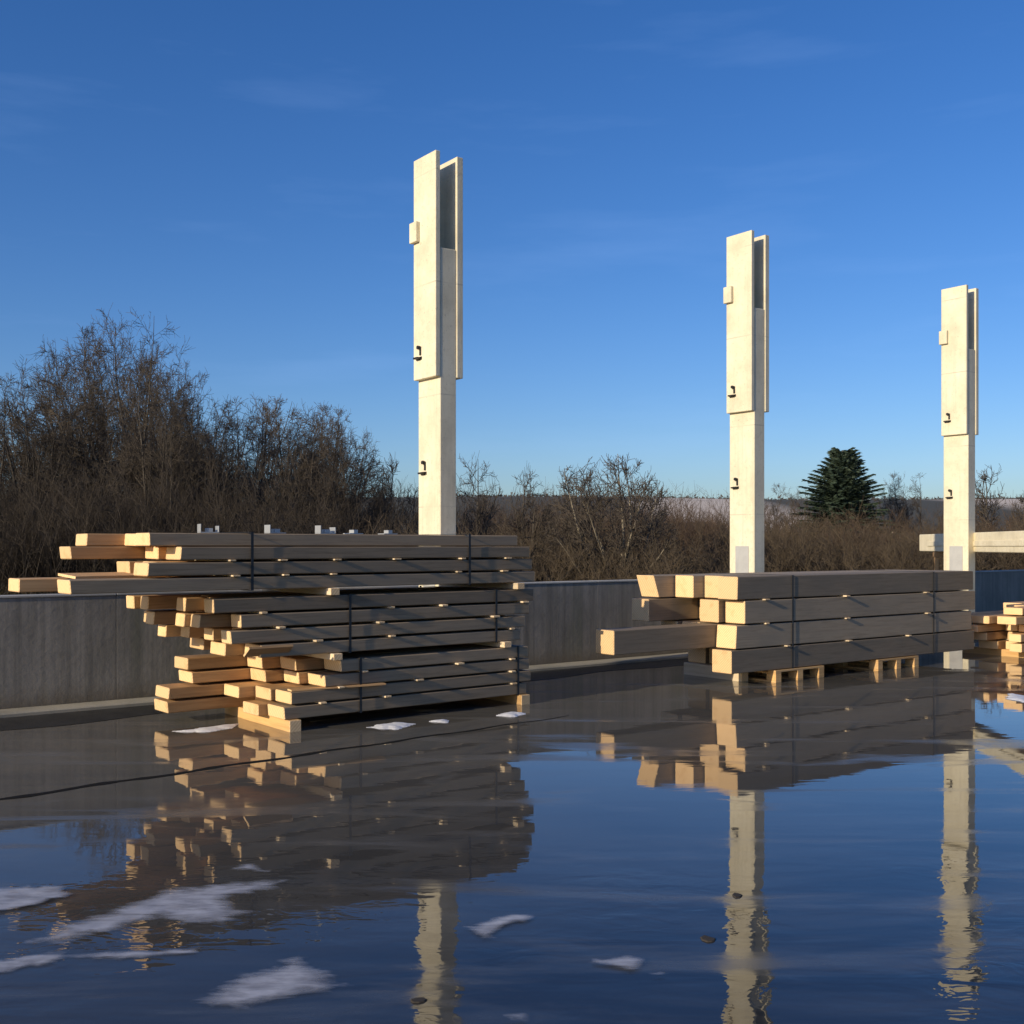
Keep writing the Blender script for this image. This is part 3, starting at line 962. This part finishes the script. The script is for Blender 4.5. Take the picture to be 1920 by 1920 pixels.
place_tree(TE, 1160, 29, 842, 140, 'pale many-stemmed bare tree standing above the wall in the middle', GT, mats=(M_BARKP, M_TWIG), rz=0.6)
place_tree(TF, 1075, 33, 866, 70, 'thin bare tree left of the pale many-stemmed one', GT)
place_tree(TC, 1465, 58, 900, 80, 'hazy bare shrub tree between the middle column and the conifer', GT, mats=(M_BARK, M_TWIGP))
place_tree(TC, 1712, 46, 880, 95, 'bushy bare tree between the conifer and the far column', GT)
place_tree(TD, 1872, 40, 866, 70, 'open bare tree at the right edge beyond the far column', GT)
place_tree(TD, 1935, 44, 915, 50, 'bare tree cut by the right edge of the picture', GT)


# conifer
def conifer(px, D, ytop, halfpx):
    rs = np.random.RandomState(5)
    H_ = 1.6 + (1024 - ytop) * D / 2058; Rm = halfpx * D / 2058
    root = empty('conifer', ((px - 960) / 2058 * D, D, -0.03))
    z = np.linspace(0, H_, 9)
    segs = [(0, 0, z[i], 0, 0, z[i + 1], 0.13 * (1 - i / 9) + .01, 0.13 * (1 - (i + 1) / 9) + .01) for i in range(8)]
    V, Q = tubes_np(segs, 8); link('trunk', np_mesh('trunk', V, Q), [M_BARK], root)
    bs = []
    prof = lambda f: Rm * (1 - f) ** 0.55 * (0.93 + 0.07 * math.sin(f * 40))
    nb = 260
    tips = []
    for k in range(nb):
        f = 0.06 + 0.92 * (k / nb) ** 1.1
        az = k * 2.39996 + rs.uniform(-.3, .3)
        ln = prof(f) * rs.uniform(0.70, 1.15) * (1 + 0.10 * math.sin(2 * az + 5 * f) + 0.06 * math.sin(3 * az + 9 * f)) + 0.05
        z0 = H_ * f
        d = np.array([math.cos(az), math.sin(az), 0.0]); prev = np.array([0, 0, z0]); npt = 6
        for j in range(1, npt + 1):
            tt = j / npt
            p = np.array([0, 0, z0]) + d * ln * tt + np.array([0, 0, ln * ((0.05 + 0.5 * f) * tt - 0.28 * (1 - f) * tt * tt)])
            bs.append((*prev, *p, 0.02 * (1 - tt) + .004, 0.02 * (1 - tt) + .003))
            tips.append((prev, p, d, ln, tt)); prev = p
    V, Q = tubes_np(bs, 3); link('branches', np_mesh('branches', V, Q), [M_BARK], root)
    out = []
    for a, b, d, ln, tt in tips:                      # flat fans of twigs along each branch, hung with fine needles
        m = 60
        f = rs.rand(m, 1); base = a + (b - a) * f
        side = np.array([-d[1], d[0], 0.0]) * rs.choice((-1.0, 1.0), (m, 1))
        l2 = (0.16 + 0.30 * (1.15 - tt) * min(ln, 1.6)) * rs.uniform(.35, 1.0, (m, 1))
        dirv = side * rs.uniform(.3, 1, (m, 1)) + d * rs.uniform(.2, .9, (m, 1)) + np.array([0, 0, 1.0]) * rs.uniform(-.35, .25, (m, 1))
        tip = base + dirv * l2
        wv_ = np.stack([rs.normal(0, .014, m), rs.normal(0, .014, m), rs.uniform(.012, .030, m)], 1)
        out.append(np.stack([base - wv_, base + wv_, tip], 1).reshape(-1, 3))
    tv = np.concatenate(out); link('crown', np_mesh('crown', tv, np.arange(len(tv)).reshape(-1, 3)), [M_NEEDLE], root)
    tag(root, 'dark green conifer standing behind the hedge, right of the middle column', 'conifer')


conifer(1580, 44, 843, 120)


# scrub and hedges
def bush_proto(seed, h, n_stem, n_side, n_tw):
    r_ = random.Random(seed); segs = []
    for k in range(n_stem):
        az = r_.uniform(0, 6.28); ln = r_.uniform(.15, .75)
        p = Vector((r_.gauss(0, .25), r_.gauss(0, .25), 0)); d = Vector((math.cos(az) * ln, math.sin(az) * ln, 1)).normalized()
        L_ = h * r_.uniform(.6, 1.05); pts = [p]
        for s in range(4):
            d = (d + Vector((r_.gauss(0, .16), r_.gauss(0, .16), r_.gauss(0, .08)))).normalized()
            pts.append(pts[-1] + d * L_ / 4)
        for s in range(4):
            r0 = 0.014 * (1 - s / 4.6); segs.append((*pts[s], *pts[s + 1], r0, 0.014 * (1 - (s + 1) / 4.6)))
        for c in range(n_side):
            f = r_.uniform(.25, 1) * 4; s = min(int(f), 3); q = pts[s].lerp(pts[s + 1], f - s)
            nd = (Vector((r_.gauss(0, .45), r_.gauss(0, .45), r_.uniform(.5, 1.0)))).normalized()
            l2 = h * r_.uniform(.12, .32); e = q + nd * l2
            segs.append((*q, *e, .007, .004))
            for w in range(n_tw):
                q2 = q.lerp(e, r_.uniform(.2, 1)); nd2 = (nd + Vector((r_.gauss(0, .6), r_.gauss(0, .6), r_.gauss(.1, .4)))).normalized()
                segs.append((*q2, *(q2 + nd2 * l2 * r_.uniform(.3, .7)), .005, .003))
    return np.array(segs)


PROTO = [bush_proto(30 + i, 1.0, 12, 9, 4) for i in range(4)]


def scrub(name, mat, spots, lab, seed):
    """spots: list of (px0, px1, D0, D1, top z, count)"""
    rs = np.random.RandomState(seed); allseg = []
    for (a, b, D0, D1, top, cnt) in spots:
        for k in range(cnt):
            D = rs.uniform(D0, D1); X_ = (rs.uniform(a, b) - 960) / 2058 * D
            s = top * rs.uniform(.62, 1.06); sw = s * rs.uniform(.8, 1.2)
            ang = rs.uniform(0, 6.28); ca, sa = math.cos(ang), math.sin(ang)
            S = PROTO[rs.randint(4)].copy()
            for o_ in (0, 3):
                x, y = S[:, o_].copy(), S[:, o_ + 1].copy()
                S[:, o_] = (x * ca - y * sa) * sw + X_; S[:, o_ + 1] = (x * sa + y * ca) * sw + D; S[:, o_ + 2] = S[:, o_ + 2] * s - .03
            S[:, 6:] *= 0.85
            allseg.append(S)
    V, Q = tubes_np(np.concatenate(allseg), 3)
    o = link(name, np_mesh(name, V, Q), [mat])
    tag(o, lab, 'scrub', kind='stuff')


M_SCRUBD = bark('scrub_dark', (0.035, 0.027, 0.020), (0.075, 0.056, 0.040))
scrub('dark_undergrowth', M_SCRUBD, [(-120, 740, 29, 42, 3.6, 230)], 'dark tangle of undergrowth below the left clump of bare trees', 23)
scrub('brown_scrub', M_SCRUB, [(700, 1060, 27, 36, 2.1, 70), (1000, 1300, 26, 32, 1.7, 50), (1380, 1560, 30, 40, 2.4, 50),
                               (1600, 2000, 30, 40, 2.3, 80)],
      'tangle of brown leafless undergrowth below the trees', 21)
scrub('russet_hedge', M_SCRUBR, [(850, 1420, 44, 62, 3.7, 170), (1400, 2010, 34, 44, 2.5, 150)],
      'russet brown leafless hedge running behind the wall', 22)

# grass strip in front of the hedges
rs = np.random.RandomState(9)
n = 26000
D = rs.uniform(15, 34, n); X_ = (rs.uniform(-150, 2050, n) - 960) / 2058 * D
keep = ((np.stack([X_, D], 1) - np.array(W0[:2])) @ np.array(N[:2])) < -0.6
X_, D = X_[keep], D[keep]; n = len(D)
hgt = rs.uniform(.12, .42, n); w = rs.uniform(.006, .016, n); an = rs.uniform(0, 6.28, n)
tip = np.stack([X_ + rs.normal(0, .08, n), D + rs.normal(0, .08, n), hgt], 1)
b0 = np.stack([X_ - w * np.cos(an), D - w * np.sin(an), np.full(n, -.03)], 1); b1 = np.stack([X_ + w * np.cos(an), D + w * np.sin(an), np.full(n, -.03)], 1)
V = np.stack([b0, b1, tip], 1).reshape(-1, 3)
o = link('rough_grass', np_mesh('rough_grass', V, np.arange(n * 3).reshape(-1, 3)), [M_BLADE])
tag(o, 'rough green and straw grass on the strip beyond the wall', 'grass', kind='stuff')

# ------------------------------------------------------------------ frost and snow patches on the ice


def patch(name, pts, z, mat, lab, group, cell, soft, thick=0.0, seed=0):
    rs = np.random.RandomState(seed)
    P = np.array(pts)
    # jag the outline
    out = []
    for i in range(len(P)):
        a, b = P[i], P[(i + 1) % len(P)]
        k = max(1, int(np.linalg.norm(b - a) / (cell * 3)))
        for j in range(k):
            out.append(a + (b - a) * j / k + rs.normal(0, cell * 0.8, 2))
    P = np.array(out)
    x0, y0_ = P.min(0) - cell; x1, y1_ = P.max(0) + cell
    gx = np.arange(x0, x1, cell); gy = np.arange(y0_, y1_, cell)
    X_, Y_ = np.meshgrid(gx, gy); G = np.stack([X_.ravel(), Y_.ravel()], 1)
    ins = np.zeros(len(G), bool); dist = np.full(len(G), 1e9)
    for i in range(len(P)):
        a, b = P[i], P[(i + 1) % len(P)]
        c_ = (a[1] > G[:, 1]) != (b[1] > G[:, 1])
        with np.errstate(divide='ignore', invalid='ignore'):
            xx = (b[0] - a[0]) * (G[:, 1] - a[1]) / (b[1] - a[1] + 1e-12) + a[0]
        ins ^= c_ & (G[:, 0] < xx)
        ab = b - a; tt = np.clip(((G - a) @ ab) / max(ab @ ab, 1e-12), 0, 1)
        dist = np.minimum(dist, np.linalg.norm(G - a - tt[:, None] * ab, axis=1))
    cover = np.where(ins, np.clip(dist / soft, 0, 1), 0.0)
    idx = np.arange(len(G)).reshape(X_.shape)
    Q = np.stack([idx[:-1, :-1], idx[:-1, 1:], idx[1:, 1:], idx[1:, :-1]], -1).reshape(-1, 4)
    Q = Q[ins[Q].any(1)]
    used = np.unique(Q); remap = np.full(len(G), -1); remap[used] = np.arange(len(used))
    zz_ = z + thick * np.sqrt(cover[used]) * (0.7 + 0.3 * rs.rand(len(used)))
    me = np_mesh(name, np.column_stack([G[used], zz_]), remap[Q])
    at_ = me.attributes.new('cover', 'FLOAT', 'POINT')
    at_.data.foreach_set('value', cover[used].astype(np.float32))
    for p in me.polygons: p.use_smooth = True
    return tag(link(name, me, [mat]), lab, 'frost' if thick == 0 else 'snow', group)


FP = {
    'long branching frost streak, largest of the patches in the left foreground': [(-2.0, 4.38), (-1.91, 4.63), (-1.7, 4.93), (-1.64, 5.11), (-1.35, 5.24), (-1.06, 5.28), (-1.08, 5.11), (-1.26, 4.98), (-1.2, 4.87), (-1.09, 4.79), (-1.2, 4.65), (-1.44, 4.62), (-1.51, 4.72), (-1.62, 4.57), (-1.8, 4.4)],
    'thin curved frost streak just below the largest frost patch': [(-2.1, 4.18), (-1.88, 4.3), (-1.6, 4.34), (-1.25, 4.37), (-1.24, 4.3), (-1.46, 4.24), (-1.73, 4.24), (-1.84, 4.13), (-1.99, 4.0)],
    'broad bluish frost patch at the bottom left of the picture': [(-1.14, 3.85), (-1.03, 4.09), (-0.83, 4.29), (-0.71, 4.16), (-0.56, 3.99), (-0.65, 3.93), (-0.79, 3.85), (-0.94, 3.74), (-1.05, 3.8)],
    'small frost sliver above the tip of the largest frost patch': [(-1.39, 5.42), (-1.34, 5.51), (-1.17, 5.4), (-1.19, 5.33)],
    'forked frost wisp right of the tallest column\'s reflection': [(-0.2, 4.59), (-0.1, 4.7), (0.02, 4.77), (0.11, 4.74), (0.1, 4.68), (0.06, 4.65), (0.0, 4.61), (-0.08, 4.46), (-0.15, 4.49)],
    'oval frost patch left of the middle column\'s reflection': [(0.29, 4.24), (0.44, 4.27), (0.55, 4.22), (0.46, 4.11), (0.34, 4.13)],
    'tiny frost chip below the oval frost patch': [(0.48, 4.08), (0.59, 4.14), (0.57, 4.07)],
    'faint frost haze reaching in from the left edge above the largest patch': [(-2.6, 4.9), (-2.4, 5.12), (-2.1, 5.16), (-1.98, 5.02), (-2.1, 4.85), (-2.3, 4.7)],
    'small frost wisp at the bottom edge in the middle': [(-0.02, 3.71), (0.08, 3.78), (0.05, 3.72), (0.02, 3.67)],
}
for i, (lab, pts) in enumerate(FP.items()):
    patch('frost_patch', pts, 0.004 + 0.0012 * i, M_FROST, lab, 'frost patches on the ice', 0.012, 0.10 if i in (0, 2, 8) else 0.05, 0.0, 40 + i)
SP = {
    'left white snow remnant on the ice in front of the big stack': [(-1.27, 9.68), (-1.06, 9.95), (-0.89, 9.86), (-1.02, 9.57)],
    'middle, smallest white snow remnant in front of the big stack': [(-0.75, 10.01), (-0.59, 10.13), (-0.59, 9.92)],
    'white snow remnant by the far bearer of the big stack': [(-0.15, 10.35), (0.0, 10.55), (0.13, 10.49), (0.02, 10.26)],
    'white snow remnant left of the big stack\'s near end': [(-2.9, 9.46), (-2.64, 9.71), (-2.47, 9.86), (-2.48, 9.63), (-2.66, 9.43)],
    'white snow remnant on the ice at the right edge of the picture': [(5.42, 11.93), (5.49, 11.72), (5.25, 11.2), (5.2, 11.51)],
}
for i, (lab, pts) in enumerate(SP.items()):
    patch('snow_patch', pts, 0.002, M_SNOW, lab, 'snow remnants on the ice', 0.02, 0.08, 0.02, 60 + i)

# flat dark flecks on the near water, painting in its dark ripples


def chip(x, y, r, mat, name, lab, group, seed):
    q = random.Random(seed)
    bm = bmesh.new(); n_ = 8
    ring = []
    for z_, f in ((0.0005, 1.0), (0.005, 0.86)):
        ring.append([bm.verts.new((math.cos(6.283 * k / n_) * r * f * (1 if z_ < .001 else 1), math.sin(6.283 * k / n_) * r * 0.7 * f, z_)) for k in range(n_)])
    jit = [(q.uniform(.65, 1.25)) for _ in range(n_)]
    for rg in ring:
        for k, v_ in enumerate(rg): v_.co.x *= jit[k]; v_.co.y *= jit[k]
    for k in range(n_):
        bm.faces.new((ring[0][k], ring[0][(k + 1) % n_], ring[1][(k + 1) % n_], ring[1][k]))
    bm.faces.new(ring[1])
    o = link(name, bm_mesh(name, bm), [mat]); o.location = (x, y, 0.0005); o.rotation_euler = (0, 0, q.uniform(0, 6))
    tag(o, lab, name.split('_')[1], group)


M_RIPPLE = bark('dark_ripple_tone', (0.020, 0.016, 0.012), (0.045, 0.035, 0.026))
for k, (x, y, r, ice, lab) in enumerate((
        (1.03, 5.02, 0.036, 0, 'dark bark chip on the water at the middle column\'s reflection'),
        (0.80, 4.46, 0.042, 0, 'larger dark bark chip left of the middle column\'s reflection'),
        (-0.33, 3.86, 0.03, 0, 'dark bark chip at the bottom of the tallest column\'s reflection'))):
    chip(x, y, r, M_SNOW if ice else M_RIPPLE, 'ice_chip' if ice else 'bark_chip', lab, 'ice chips on the water' if ice else 'painted dark ripples on the water', 90 + k)
